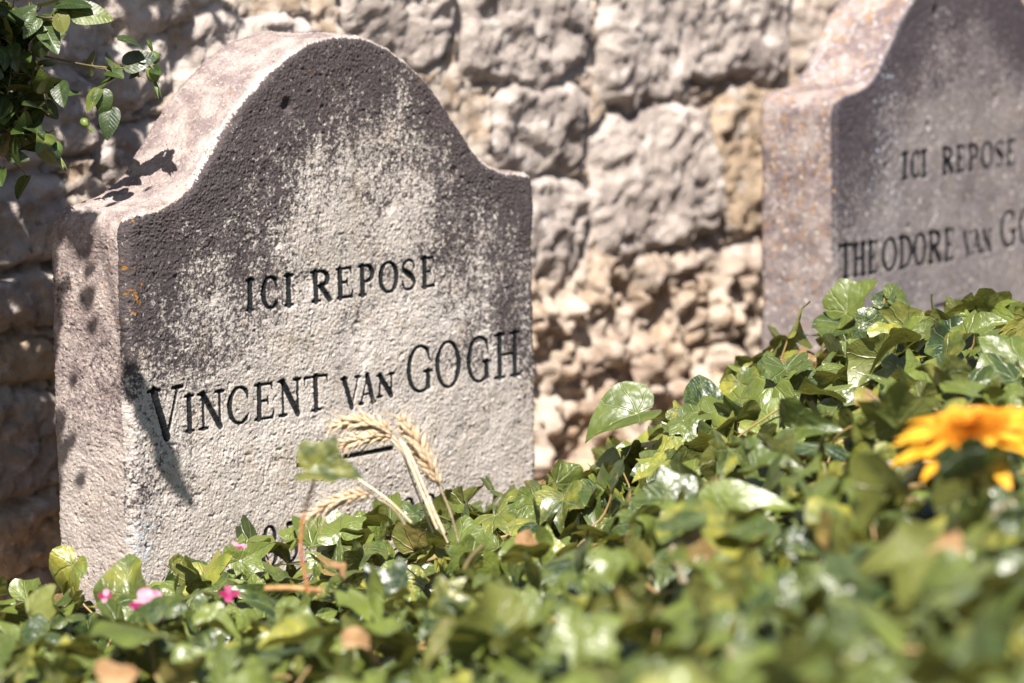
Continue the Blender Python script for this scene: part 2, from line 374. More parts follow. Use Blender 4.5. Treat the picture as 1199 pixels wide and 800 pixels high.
L2 += [(c, a, b, -.209, -.165, .0045) for c, a, b in (('G', .386, .424), ('O', .434, .470), ('G', .480, .517), ('H', .525, .565))]
L2 += [('-', .226, .372, -.269, -.265, .0029)]
o1 = np.array([-.3648, 3.4025, -.3074]); o2 = np.array([.3799, 4.1954, -.2491])
g1 = gravestone('gravestone', o1, TH1, L1, .00098, M_stone1, 0.0, .0085, 1.0,
    'pale weathered gravestone with rounded bell top and dark crust, cut with the name VINCENT', 1.0)
g2 = gravestone('gravestone', o2, TH2, L2, .0019, M_stone2, 7.7, .0045, .7,
    'grey rust-flecked gravestone behind the ivy crest, cut with the name THEODORE', .5)

# ------------------------------------------------------------------ ground, soil under the ivy
t = NT('dusty_ground'); co = t.obj()
c = t.mix(t.ss(t.noise(co, 9, 6, .65), .4, .65), (.22, .14, .085), (.36, .25, .165)); c = t.mix(t.ss(t.vor(co, 60), .1, .5, .5, 0), c, (.55, .46, .36))
M_ground = t.done(t.bsdf(c, .95, t.bump(t.noise(co, 60, 6, .7), .8, .02), .2))
t = NT('soil'); co = t.obj()
c = t.mix(t.noise(co, 40, 5, .6), (.035, .024, .014), (.10, .075, .045))
M_soil = t.done(t.bsdf(c, .95, t.bump(t.noise(co, 80, 6, .7), .9, .015), .2))
gx = np.concatenate([[-200, -40, -8, -2.5], np.linspace(-1.6, 4.2, 146), [6, 12, 60, 200]]); gy = np.concatenate([[-200, -40, -5, -1], np.linspace(.2, 6.5, 158), [9, 15, 60, 200]])
GX, GY = np.meshgrid(gx, gy); P = np.stack([GX.ravel(), GY.ravel(), np.zeros(GX.size)], 1)
P[:, 2] = (.035*fbm(P, 2.5, 3)+.012*fbm(P, 14, 3, off=3))*(np.abs(P[:, 0]) < 4.5)*(np.abs(P[:, 1]) < 7); n = len(gx)
i = np.arange(len(gy)-1)[:, None]*n+np.arange(n-1)[None]
tag(link('ground', mesh_np('ground', P, [np.stack([i, i+1, i+n+1, i+n], -1).reshape(-1, 4)], M_ground)), 'dry brown earth at the foot of the stone wall', kind='structure')

# ivy mound height field: thin-plate spline through measured heights (relative to the eye)
CP = np.array([(-.5,3.5,-.672),(-.37,3.33,-.638),(-.27,3.40,-.64),(-.17,3.50,-.622),(-.07,3.60,-.622),(.02,3.70,-.628),(.12,4.2,-.70),(.085,3.6,-.59),(.154,3.6,-.545),(.26,3.65,-.475),(.39,3.7,-.435),(.525,3.7,-.45),
 (.3,4.1,-.62),(.6,4.15,-.62),(.8,3.8,-.5),(.34,2.95,-.425),(.31,2.45,-.405),(.19,1.7,-.385),(.27,2.0,-.39),(0,2.25,-.515),(0,3.0,-.585),(0,1.7,-.44),(-.2,2.2,-.53),
 (-.2,2.95,-.605),(-.35,2.7,-.58),(-.5,2.2,-.56),(-.6,3,-.64),(.15,2.5,-.47),(.15,3.0,-.50),(-.3,1.5,-.46),(0,1.2,-.43),(.4,1.2,-.38),(.7,2,-.42),(.8,2.8,-.44),(-.8,3.4,-.70),(-.8,2.2,-.6),(.05,4.0,-.70)])
def tps(r2): return .5*r2*np.log(r2+1e-9)
n = len(CP); Kt = tps(((CP[:, None, :2]-CP[None, :, :2])**2).sum(-1))+np.eye(n)*2e-3; Q = np.hstack([np.ones((n, 1)), CP[:, :2]])
sol = np.linalg.solve(np.block([[Kt, Q], [Q.T, np.zeros((3, 3))]]), np.concatenate([CP[:, 2], np.zeros(3)]))
def mound(x, y):
    x = np.asarray(x, float); y = np.asarray(y, float); s = x.shape; P = np.stack([x.ravel(), y.ravel()], 1)
    z = tps(((P[:, None]-CP[None, :, :2])**2).sum(-1))@sol[:len(CP)]+np.hstack([np.ones((len(P), 1)), P])@sol[len(CP):]
    return z.reshape(s)+CZ
gx = np.linspace(-.95, 1.0, 80); gy = np.linspace(1.0, 4.3, 120); GX, GY = np.meshgrid(gx, gy)
edge = smooth(0, .15, np.minimum(np.minimum(GX+.95, 1.0-GX), np.minimum(GY-1.0, 4.3-GY)))
GZ = (mound(GX, GY)-.075+.012*fbm(np.stack([GX.ravel(), GY.ravel(), 0*GX.ravel()], 1), 12, 3).reshape(GX.shape))
# the bed ends along the line of the stones
front = (np.stack([GX-o1[0], GY-o1[1]], -1)@V1[:2])
GZ = np.where(front > .02, GZ-smooth(.02, .25, front)*.16, GZ); GZ = GZ*edge-.05*(1-edge)
P = np.stack([GX.ravel(), GY.ravel(), GZ.ravel()], 1); nn_ = len(gx); i = np.arange(len(gy)-1)[:, None]*nn_+np.arange(nn_-1)[None]
tag(link('soil_mound', mesh_np('soil_mound', P, [np.stack([i, i+1, i+nn_+1, i+nn_], -1).reshape(-1, 4)], M_soil)), 'dark soil mound under the ivy', kind='structure')

# ------------------------------------------------------------------ rough stone wall (height field with modelled blocks)
WO = o1+.43*V1; WRZ = math.pi/2-TH1
def wall_uv(px, py):
    d = ray(px, py); tt = (WO@V1)/(d@V1); P = tt*d-WO; return P@U1, P[2]+CZ+o1[2]
res = .0048; wu = np.arange(-.75, 3.3, res); wh = np.arange(-.10, 1.12, res); GU, GH = np.meshgrid(wu, wh); u = GU.ravel(); h = GH.ravel()
P0 = np.stack([u, 0*u, h], 1)
wx = u+.036*fbm(P0, 6, 3, off=3)+.010*fbm(P0, 30, 2, off=8); wz = h+.030*fbm(P0, 6, 3, off=13)+.009*fbm(P0, 32, 2, off=18)
blocks = []                                   # s0, s1, h0, h1, height, tint
def pxblock(x0, y0, x1, y1, hgt, tint):
    a = wall_uv(x0, (y0+y1)/2); b = wall_uv(x1, (y0+y1)/2); c_ = wall_uv((x0+x1)/2, y0); d_ = wall_uv((x0+x1)/2, y1)
    blocks.append((a[0], b[0], d_[1], c_[1], hgt, tint))
for q in [(668,126,815,292,.075,.2),(818,96,905,280,.065,.8),(682,-20,790,128,.06,.3),(778,-60,900,100,.078,.15),(905,-40,1010,90,.06,.6),(556,98,668,200,.05,.4),(556,205,664,330,.055,.35),
          (520,-60,672,98,.06,.3),(385,-60,515,70,.065,.25),(190,2,350,120,.065,.4),(100,-70,190,20,.05,.3),(-60,-40,95,60,.05,.3),(95,25,188,110,.04,.5),(-50,65,90,190,.055,.3),
          (95,120,260,215,.05,.4),(-60,200,62,300,.06,.2),(-60,310,62,372,.07,.5),(-60,385,62,440,.05,.8),(-60,450,62,560,.06,.15),(-60,570,62,660,.06,.7),(905,95,1010,300,.05,.5),
          (640,470,700,540,.05,.9),(690,430,790,500,.04,.85)]: pxblock(*q)
R = random.Random(11); man = list(blocks)
def free(s0, s1, h0, h1): return all(s1 < b[0]+.01 or s0 > b[1]-.01 or h1 < b[2]+.01 or h0 > b[3]-.01 for b in man)
hh_ = -.1
while hh_ < 1.1:                              # courses elsewhere: big blocks above, rubble below
    ch = R.uniform(.045, .075) if hh_ < .30 else R.uniform(.10, .19); s = -.8
    while s < 3.4:
        w_ = R.uniform(.04, .10) if hh_ < .30 else R.uniform(.13, .34)
        j = R.uniform(-.012, .012)
        if free(s, s+w_, hh_+j, hh_+j+ch): blocks.append((s+.004, s+w_-.004, hh_+j+.003, hh_+j+ch-.004, R.uniform(.02, .055), R.random()*.8))
        s += w_
    hh_ += ch
hgt = np.zeros(len(u)); tint = np.full(len(u), -1.0); gx_ = R
for (s0, s1, h0, h1, hg, ti) in blocks:
    m = (wx > s0-.03) & (wx < s1+.03) & (wz > h0-.03) & (wz < h1+.03)
    if not m.any(): continue
    a, b = (s1-s0)/2+.004, (h1-h0)/2+.004; du = np.abs((wx[m]-(s0+s1)/2)/a); dv = np.abs((wz[m]-(h0+h1)/2)/b)
    e = (du**4+dv**4)**.25; edge_d = (1-e)*min(a, b)
    hg = .022+hg*.24; v = hg*smooth(-.004, .014, edge_d)**.6; v = v+(edge_d > 0)*R.uniform(-.12, .12)*(wz[m]-(h0+h1)/2)*(v/hg)+(edge_d > 0)*R.uniform(-.10, .10)*(wx[m]-(s0+s1)/2)*(v/hg)
    old = hgt[m]; up = v > old; old[up] = v[up]; hgt[m] = old; tt = tint[m]; tt[up & (edge_d > .001)] = ti; tint[m] = tt
stone = smooth(.004, .016, hgt); lowz = smooth(.335, .25, h+.05*fbm(P0, 4, 2, off=51))*smooth(.15, .5, u)
rg = fbm(P0, 9, 4, .55, off=23, ridged=True); rg2 = fbm(P0*np.array([1, 1, 1.5]), 26, 4, .55, off=29, ridged=True)
crag = fbm(P0, 13, 5, .55, off=37)
rg3 = fbm(P0, 60, 3, .6, off=131, ridged=True)
hgt = hgt+stone*(.010*rg+.006*rg2+.010*crag+.004*rg3)+(1-stone)*(.031+.011*crag+.008*rg2)
def cells(x, y, size, seed):
    X, Y = x/size, y/size; bx, by = np.floor(X).astype(int), np.floor(Y).astype(int); RR = np.random.default_rng(seed).random((64, 64, 6)); best = np.full(len(x), 9.); sec = np.full(len(x), 9.); out = np.zeros((len(x), 6)); dx_ = np.zeros(len(x)); dy_ = np.zeros(len(x))
    for i in (-1, 0, 1):
        for j in (-1, 0, 1):
            c_ = RR[(bx+i) % 64, (by+j) % 64]; ddx = X-(bx+i+.15+.7*c_[:, 0]); ddy = Y-(by+j+.15+.7*c_[:, 1]); d_ = np.hypot(ddx, ddy); m_ = d_ < best
            sec = np.where(m_, best, np.minimum(sec, d_)); best = np.where(m_, d_, best); out[m_] = c_[m_]; dx_[m_] = ddx[m_]; dy_[m_] = ddy[m_]
    return sec-best, out, dx_, dy_
ed, cc, cdx, cdy = cells(wx*.75+.022*crag+.012*rg, wz+.022*rg-.015*crag+.25*wx*.4, .058, 5); edb, cb, cbx, cby = cells(wx+.012*crag, wz+.012*rg, .026, 12); pick = smooth(-.05, .1, fbm(P0, 9, 2, off=141))
knob = (1-pick)*smooth(.02, .3, edb)*(.004+.012*cb[:, 2])+.050*np.clip(fbm(P0, 15, 3, .5, off=71)+.1, -.3, 1)+pick*smooth(.0, .24, ed)*(.004+.020*cc[:, 2]+.020*((cc[:, 3]-.5)*cdx+(cc[:, 4]-.5)*cdy)*1.6)+.009*rg2+.012*crag+.004*rg3
ed2, c2, ddx2, ddy2 = cells(wx+.02*crag, wz*1.25+.02*rg, .045, 8); ed3, c3, ddx3, ddy3 = cells(wx+.01*rg2, wz+.01*crag, .017, 9)
hgt += stone*(.005*(c2[:, 2]-.5)+.009*((c2[:, 3]-.5)*ddx2+(c2[:, 4]-.5)*ddy2)+.003*(c3[:, 2]-.5)+.004*((c3[:, 3]-.5)*ddx3+(c3[:, 4]-.5)*ddy3))*(1-lowz*.4)
tint = np.where(lowz > .5, cc[:, 5], tint)
hgt = hgt*(1-.8*lowz)+lowz*(knob+.022)
hole = smooth(.22, .52, fbm(P0, 11, 3, .5, off=88)); hgt -= .024*hole*(.2+.6*lowz)
P = np.stack([u+.006*fbm(P0, 25, 3, off=91), -hgt, h+.006*fbm(P0, 25, 3, off=95)], 1)
n = len(wu); i = np.arange(len(wh)-1)[:, None]*n+np.arange(n-1)[None]; Fw = np.stack([i, i+1, i+n+1, i+n], -1).reshape(-1, 4)
# body behind the face so that the wall has depth
b0 = len(P); top = i[-1, 0]+n; tr = np.arange(n)+(len(wh)-1)*n; Pb = P[tr].copy(); Pb[:, 1] = .32; br = b0+np.arange(n); Pc = P[np.arange(n)].copy(); Pc[:, 1] = .32; cr = b0+n+np.arange(n)
P = np.vstack([P, Pb, Pc]); Ft = np.stack([tr[:-1], tr[1:], br[1:], br[:-1]], -1); Fk = np.stack([br[:-1], br[1:], cr[1:], cr[:-1]], -1)
lft = np.arange(len(wh))*n; Pl = P[lft].copy(); Pl[:, 1] = .32; l0 = len(P); Pr = P[lft+n-1].copy(); Pr[:, 1] = .32
P = np.vstack([P, Pl, Pr]); la = l0+np.arange(len(wh)); ra = la+len(wh)
Fl = np.stack([lft[1:], la[1:], la[:-1], lft[:-1]], -1); Fr_ = np.stack([(lft+n-1)[:-1], ra[:-1], ra[1:], (lft+n-1)[1:]], -1)
pad = len(P)-len(u); ex = lambda a, v=0.0: np.concatenate([a, np.full(pad, v)])
t = NT('rough_limestone'); co = t.obj(); stn = t.attr('stone'); ti = t.attr('tint'); lw = t.attr('low')
g = t.mix(t.ss(t.noise(co, 14, 5, .6), .38, .62), (.32, .27, .245), (.52, .45, .40)); g = t.mix(t.ss(ti, .45, .85), g, t.mix(t.noise(co, 20, 5, .6), (.30, .20, .12), (.50, .40, .29)))
g = t.mix(t.ss(t.noise(co, 38, 5, .65), .52, .70, 0, .85), g, (.60, .55, .515)); g = t.mix(t.ss(t.noise(co, 55, 5, .7), .42, .30, 0, .6), g, (.085, .07, .068))
mo = t.mix(t.ss(t.noise(co, 30, 5, .6), .4, .6), (.38, .285, .205), (.56, .48, .41)); c = t.mix(stn, mo, g)
c = t.mix(t.math('MULTIPLY', lw, .75), c, t.mix(t.ss(t.noise(co, 24, 5, .6), .38, .62), (.32, .225, .155), (.58, .48, .385)))
M_wall = t.done(t.bsdf(c, .92, t.bump(t.noise(co, 90, 6, .7), .8, .012), .2))
me = mesh_np('stone_wall', P, [Fw, Ft, Fk, Fl, Fr_], M_wall, dict(stone=ex(stone), tint=ex(tint), low=ex(lowz)))
wall = link('stone_wall', me); wall.location = (WO[0], WO[1], 0); wall.rotation_euler = (0, 0, WRZ)
tag(wall, 'rough old wall of craggy beige limestone blocks behind both gravestones', 'wall')

# ------------------------------------------------------------------ leaves
def leaf_mat(name, dark, light, yellow, vein, rough=.34, trans=.38, veins=True, spec=.5):
    t = NT(name); uv = t.attr('luv', 1); r = t.attr('rnd'); s = t.n('SeparateXYZ'); t.l(uv, s.inputs[0]); x, y = s.outputs[0], s.outputs[1]
    loc = t.n('VectorMath', operation='ADD'); t.l(uv, loc.inputs[0]); cmb = t.n('CombineXYZ'); t.l(t.math('MULTIPLY', r, 37.0), cmb.inputs[2]); t.l(cmb.outputs[0], loc.inputs[1]); lv = loc.outputs[0]
    base = t.mix(r, dark, light); base = t.mix(t.ss(t.noise(lv, 2.2, 4, .6), .42, .72, 0, .65), base, light)
    base = t.mix(t.math('MULTIPLY', t.ss(t.math('FRACT', t.math('MULTIPLY', r, 7.31)), .72, .97, 0, .75), t.ss(t.noise(lv, 1.6, 3, .5), .35, .62)), base, yellow)
    if veins:
        a = t.math('ADD', t.math('ARCTAN2', y, x), t.math('MULTIPLY', t.math('SUBTRACT', t.noise(lv, 2.5, 2, .5), .5), .5)); q = t.math('DIVIDE', a, .72); d = t.math('ABSOLUTE', t.math('SUBTRACT', q, t.math('ROUND', q)))
        rr = t.math('SQRT', t.math('ADD', t.math('MULTIPLY', x, x), t.math('MULTIPLY', y, y))); dd = t.math('MULTIPLY', t.math('MULTIPLY', d, .72), rr)
        vm = t.ss(dd, .006, .026, 1, 0)
        q2 = t.math('ADD', t.math('MULTIPLY', rr, 6.0), t.math('MULTIPLY', dd, -9.0)); d2 = t.math('ABSOLUTE', t.math('SUBTRACT', q2, t.math('ROUND', q2))); vm2 = t.ss(d2, .03, .14, .18, 0)
    else:
        ay = t.math('ABSOLUTE', y); vm = t.ss(ay, .008, .03, 1, 0); q2 = t.math('ADD', t.math('MULTIPLY', x, 7.0), t.math('MULTIPLY', ay, -6.0))
        d2 = t.math('ABSOLUTE', t.math('SUBTRACT', q2, t.math('ROUND', q2))); vm2 = t.ss(d2, .04, .2, .5, 0)
    vv = t.math('MAXIMUM', vm, vm2); base = t.mix(t.math('MULTIPLY', vv, .34), base, vein)
    base = t.mix(t.ss(t.noise(lv, 6, 3, .6), .70, .78, 0, .7), base, (.16, .09, .035)); base = t.mix(t.math('MULTIPLY', t.ss(t.math('FRACT', t.math('MULTIPLY', r, 13.7)), .955, .97, 0, .8), t.ss(t.noise(lv, 1.5, 3, .6), .35, .55)), base, (.26, .15, .06))
    geo = t.n('NewGeometry'); base2 = t.mix(t.math('MULTIPLY', geo.outputs['Backfacing'], .55), base, (.17, .17, .045))
    hgt = t.math('ADD', t.math('MULTIPLY', vv, -.5), t.math('MULTIPLY', t.noise(lv, 2.6, 2, .5), 2.2))
    nb = t.bump(hgt, .8, .0022 if veins else .0007)
    ro = t.math('ADD', rough, t.math('MULTIPLY', t.math('SUBTRACT', t.noise(lv, 4, 3, .6), .5), .25))
    p = t.bsdf(base2, ro, nb, spec)
    tr = t.n('BsdfTranslucent'); t.put(tr.inputs[0], t.mix(.5, base, yellow, 'MIX')); t.l(nb, tr.inputs[1])
    mx = t.n('MixShader'); mx.inputs[0].default_value = trans; t.l(p, mx.inputs[1]); t.l(tr.outputs[0], mx.inputs[2])
    return t.done(mx.outputs[0])
M_ivy = leaf_mat('ivy_leaf', (.011, .031, .009), (.135, .17, .028), (.34, .31, .045), (.24, .27, .12), .38, .20, spec=.8)
M_rose = leaf_mat('rose_leaf', (.012, .026, .008), (.05, .08, .015), (.13, .15, .022), (.09, .13, .05), .38, .14, veins=False)
t = NT('ivy_stem'); co = t.obj(); M_stem = t.done(t.bsdf(t.mix(t.noise(co, 60, 3), (.16, .07, .035), (.34, .26, .09)), .6))
def plain(name, a, b, scale=40, rough=.7, bump=.4, trans=0.0):
    t = NT(name); co = t.obj(); c = t.mix(t.ss(t.noise(co, scale, 5, .6), .35, .65), a, b); nb = t.bump(t.noise(co, scale*3, 4, .6), bump, .003)
    p = t.bsdf(c, rough, nb, .3)
    if trans:
        tr = t.n('BsdfTranslucent'); t.put(tr.inputs[0], c); mx = t.n('MixShader'); mx.inputs[0].default_value = trans; t.l(p, mx.inputs[1]); t.l(tr.outputs[0], mx.inputs[2]); p = mx.outputs[0]
    return t.done(p)
M_dry = plain('dry_leaf', (.24, .13, .055), (.40, .27, .14), 30, .75, .5, .2)
M_twig = plain('dry_twig', (.22, .11, .04), (.40, .23, .09), 60)
M_bark = plain('rose_cane', (.07, .06, .025), (.16, .13, .05), 60)
M_hip = plain('rose_hip', (.06, .10, .025), (.13, .17, .04), 50, .4)
M_wheat = plain('ripe_wheat', (.50, .35, .21), (.66, .51, .35), 120, .6, .4, .12)
M_straw = plain('pale_straw', (.52, .40, .26), (.66, .55, .40), 80, .5, .3, .1)
M_redstem = plain('red_stem', (.34, .12, .05), (.48, .22, .10), 50, .5)
M_petal = plain('orange_petal', (.66, .29, .010), (.76, .42, .04), 60, .5, .3, .25)
M_petal_in = plain('deep_orange_floret', (.60, .19, .007), (.70, .29, .018), 90, .6, .4, .15)
M_pink = plain('pale_pink_petal', (.50, .33, .38), (.44, .13, .24), 160, .5, .2, .3)
M_magenta = plain('magenta_petal', (.24, .010, .07), (.36, .03, .13), 90, .5, .2, .3)

def polar_leaf(ctrl, nring=4, pinch=0.0):
    """template leaf: petiole at the origin, tip along +x."""
    th = np.array([c[0] for c in ctrl]); rr = np.array([c[1] for c in ctrl])
    an = sorted(set(list(np.linspace(-180, 180, 33)[:-1])+[c[0] for c in ctrl if c[0] < 180]+[-c[0] for c in ctrl if 0 < c[0] < 180])); an = np.array(an)
    r = np.interp(np.abs(an), th, rr); R = np.linspace(0, 1, nring+1)[1:]
    a = np.radians(an); V = [np.array([[0, 0]])]+[np.stack([q*r*np.cos(a), q*r*np.sin(a)], 1) for q in R]; V = np.vstack(V); m = len(an)
    j = np.arange(m); k = (j+1) % m; tri = np.stack([np.zeros(m, int), 1+j, 1+k], -1)
    quads = np.concatenate([np.stack([1+q*m+j, 1+(q+1)*m+j, 1+(q+1)*m+k, 1+q*m+k], -1) for q in range(nring-1)])
    return V, tri, quads
IVY = [polar_leaf([(0,1.0),(10,.86),(28,.62),(44,.72),(54,.84),(64,.66),(82,.54),(104,.62),(114,.60),(135,.45),(160,.30),(180,.10)]),
       polar_leaf([(0,1.0),(12,.88),(32,.72),(50,.78),(58,.80),(75,.66),(95,.62),(112,.62),(140,.48),(165,.32),(180,.12)]),
       polar_leaf([(0,1.0),(14,.90),(35,.78),(60,.74),(90,.68),(120,.60),(145,.46),(168,.30),(180,.12)]),
       polar_leaf([(0,1.08),(9,.90),(26,.60),(42,.76),(50,.90),(58,.72),(78,.50),(100,.66),(108,.62),(130,.42),(160,.26),(180,.08)])]
def place_leaves(mb, tmpl, pos, nrm, tip, size, r_, fold, curl, wave, rnd):
    V, tri, quads = tmpl; N = len(pos); x = V[:, 0][None]; y = V[:, 1][None]; rr = np.hypot(x, y); an = np.arctan2(y, x)
    z = fold[:, None]*np.abs(y)*.9-curl[:, None]*(x**2)*np.sign(x)*.5-(.10+.5*np.abs(curl[:, None]))*rr**2*.6+wave[:, None]*rr**2*np.sin(an*3+r_.uniform(0, 6.28, N)[:, None])+.5*wave[:, None]*rr**3*np.sin(an*7+r_.uniform(0, 6.28, N)[:, None])
    x = x*(1-.12*curl[:, None]); y = y*(1-.22*fold[:, None])
    nrm = nrm/np.linalg.norm(nrm, axis=1)[:, None]; tip = tip-(tip*nrm).sum(1)[:, None]*nrm; tip /= np.linalg.norm(tip, axis=1)[:, None]; side = np.cross(nrm, tip)
    L = np.stack([x+0*z, y+0*z, z], -1)*size[:, None, None]
    Wd = pos[:, None]+L[..., 0:1]*tip[:, None]+L[..., 1:2]*side[:, None]+L[..., 2:3]*nrm[:, None]
    k = len(V); off = (np.arange(N)*k)[:, None, None]; uv = np.broadcast_to(np.stack([V[:, 0], V[:, 1], 0*V[:, 0]], 1), (N, k, 3)).reshape(-1, 3)
    mb.n0 = mb.n; rv = np.repeat(rnd, k)
    mb.V.append(Wd.reshape(-1, 3)); mb.F.setdefault(3, []).append((tri[None]+off).reshape(-1, 3)+mb.n); mb.F.setdefault(4, []).append((quads[None]+off).reshape(-1, 4)+mb.n)
    mb.A.setdefault('luv', []).append(uv); mb.A.setdefault('rnd', []).append(rv); mb.n += N*k

# ivy blanket
r_ = np.random.default_rng(21); mb = MB()
N = 9200; x = r_.uniform(-.95, 1.0, N); y = 1.05+3.15*r_.random(N); 
keep = (np.abs(x) < .16*y+.16) | (r_.random(N) < .35)
fr = (np.stack([x-o1[0], y-o1[1]], 1)@V1[:2]); al = (np.stack([x-o1[0], y-o1[1]], 1)@U1[:2])
behind = (fr > -.025) & (al < .62); keep &= ~behind                         # nothing inside or behind the first stone
keep &= ~((fr > .02) & (al > .62) & (al < .86))                              # bare earth between the stones
fr2_ = (np.stack([x-o2[0], y-o2[1]], 1)@np.array([-math.cos(TH2), math.sin(TH2)])); keep &= ~((fr2_ > -.03) & (al > .86))
x, y = x[keep], y[keep]; N = len(x); zz = mound(x, y); e = .01
gxn = (mound(x+e, y)-zz)/e; gyn = (mound(x, y+e)-zz)/e
lay = r_.random(N); size = np.clip(r_.normal(.034, .009, N), .015, .052); pos = np.stack([x, y, zz+.010*perlin(np.stack([x*14, y*14, 0*x], 1))-.075*(1-lay)**1.2+.010*r_.normal(size=N)], 1)
up = np.stack([-gxn, -gyn, np.ones(N)], 1); up /= np.linalg.norm(up, axis=1)[:, None]
nr_ = up*1.05+.12*np.array([sun_dir[0], sun_dir[1]-.25, .1])+.60*r_.normal(size=(N, 3))*np.array([1.15, 1, 1]); nr_[:, 2] = np.abs(nr_[:, 2])*.9+.05
tp = r_.normal(size=(N, 3))+np.array([0, -.45, -.25]); rnd = r_.random(N); fold = np.abs(r_.normal(.30, .38, N)); curl = r_.normal(.55, .55, N); wave = r_.uniform(.08, .30, N)
which = r_.integers(0, 4, N)
for k in range(4):
    m = which == k; place_leaves(mb, IVY[k], pos[m], nr_[m], tp[m], size[m], r_, fold[m], curl[m], wave[m], rnd[m])
ivy = mb.build('ivy', M_ivy)
tag(ivy, 'glossy green ivy covering the graves in front of the stones', kind='stuff')
# stalks and woody runners seen in the gaps
ms = MB(); sel = r_.choice(N, 1500, replace=False)
for i in sel:
    p = pos[i]; q = p+np.array([r_.normal(0, .02), r_.normal(0, .02), -.05]); mid = (p+q)/2+r_.normal(0, .006, 3)
    ms.tube(catmull([p, mid, q], 3), np.linspace(.0009, .0012, 7), 5)
for k in range(60):
    a = np.array([r_.uniform(-.5, .6), r_.uniform(1.6, 3.5)]); d = r_.normal(size=2); d /= np.linalg.norm(d); pts = []
    for s in np.linspace(0, .4, 9):
        q = a+d*s+r_.normal(0, .01, 2); pts.append([q[0], q[1], float(mound(q[0], q[1]))-.035+r_.normal(0, .006)])
    if (np.stack([np.array(pts)[:, 0]-o1[0], np.array(pts)[:, 1]-o1[1]], 1)@V1[:2]).max() > -.03: continue
    ms.tube(catmull(pts, 4), .0018, 6)
tag(ms.build('ivy_stems', M_stem), 'thin reddish ivy stalks and runners under the leaves', kind='stuff')

def one_leaf(name, mat, parent, pos, nrm, tip, size, kind=0, fold=.2, curl=.3, wave=.06, rnd=.5, tm=None, loc=(0, 0, 0)):
    m = MB(); place_leaves(m, tm or IVY[kind], np.array([pos], float), np.array([nrm], float), np.array([tip], float), np.array([size]), np.random.default_rng(int(abs(pos[0]*1e4)) % 999), np.array([fold]), np.array([curl]), np.array([wave]), np.array([rnd]))
    return m.build(name, mat, parent, loc)
def tube_obj(name, mat, parent, pts, rad, loc=(0, 0, 0), n=8):
    m = MB(); m.tube(pts, rad, n); return m.build(name, mat, parent, loc)
def thing(name, base, label, cat, group=None):
    o = empty(name, base); return tag(o, label, cat, group)
def rel(P, base): return np.asarray(P, float)-np.asarray(base)

# ivy sprigs that stand out from the blanket
def sprig(label, Y, stem_px, leaves, mat=M_stem, rad=.0011):
    pts = [at(px, py, Y+dy) for px, py, dy in stem_px]; base = pts[0]; root = thing('ivy_sprig', base, label, 'ivy sprig', 'ivy sprigs standing out of the blanket')
    tube_obj('stem', mat, root, rel(catmull(pts, 6), base), rad)
    for (px, py, dy, nrm, tip, size, kd, fo, cu, rn) in leaves:
        one_leaf('leaf', M_ivy, root, rel(at(px, py, Y+dy), base), nrm, tip, size, kd, fo, cu, .05, rn)
sprig('single ivy leaf on a bare red stalk before the pale stone', 2.75, [(356, 690, 0), (348, 640, 0), (352, 600, 0), (366, 556, 0)],
      [(364, 548, 0, (-.1, -.75, .75), (1, .1, -.15), .040, 0, .8, .3, .12)], M_redstem, .0013)
sprig('long ivy leaf reaching out over the bare gap between the two stones', 3.48, [(800, 512, 0), (778, 500, 0), (742, 487, 0)],
      [(745, 487, 0, (-.1, -.45, .9), (-1, -.15, -.28), .058, 2, .55, .35, .42)], M_straw, .0011)
sprig('pair of upright young ivy leaves with a tiny bud at the edge of the mound', 3.5, [(800, 530, 0), (806, 505, 0), (822, 478, 0)],
      [(822, 478, 0, (.35, -.9, .35), (.15, 0, 1), .034, 2, .25, .3, .05), (818, 505, -.02, (.2, -.9, .45), (.35, 0, .95), .040, 2, .25, .5, .45), (787, 492, .01, (-.4, -.7, .5), (.3, .1, .9), .013, 2, .5, .2, .4)])
sprig('pale young ivy tip rising above the crest in front of the second stone', 3.6, [(1030, 380, 0), (1034, 368, 0), (1038, 352, 0)],
      [(1036, 362, 0, (-.3, -.7, .6), (-.1, .2, .9), .022, 1, .5, .5, .05), (1046, 358, 0, (.3, -.6, .7), (.9, 0, .5), .026, 2, .5, .4, .45)])
sprig('dark shaded ivy leaf hanging below the orange flower', 2.38, [(1150, 580, .02), (1140, 560, 0), (1128, 536, 0)],
      [(1122, 540, -.10, (.1, -.85, -.35), (.45, -.1, -1), .030, 1, .35, .3, .02)])

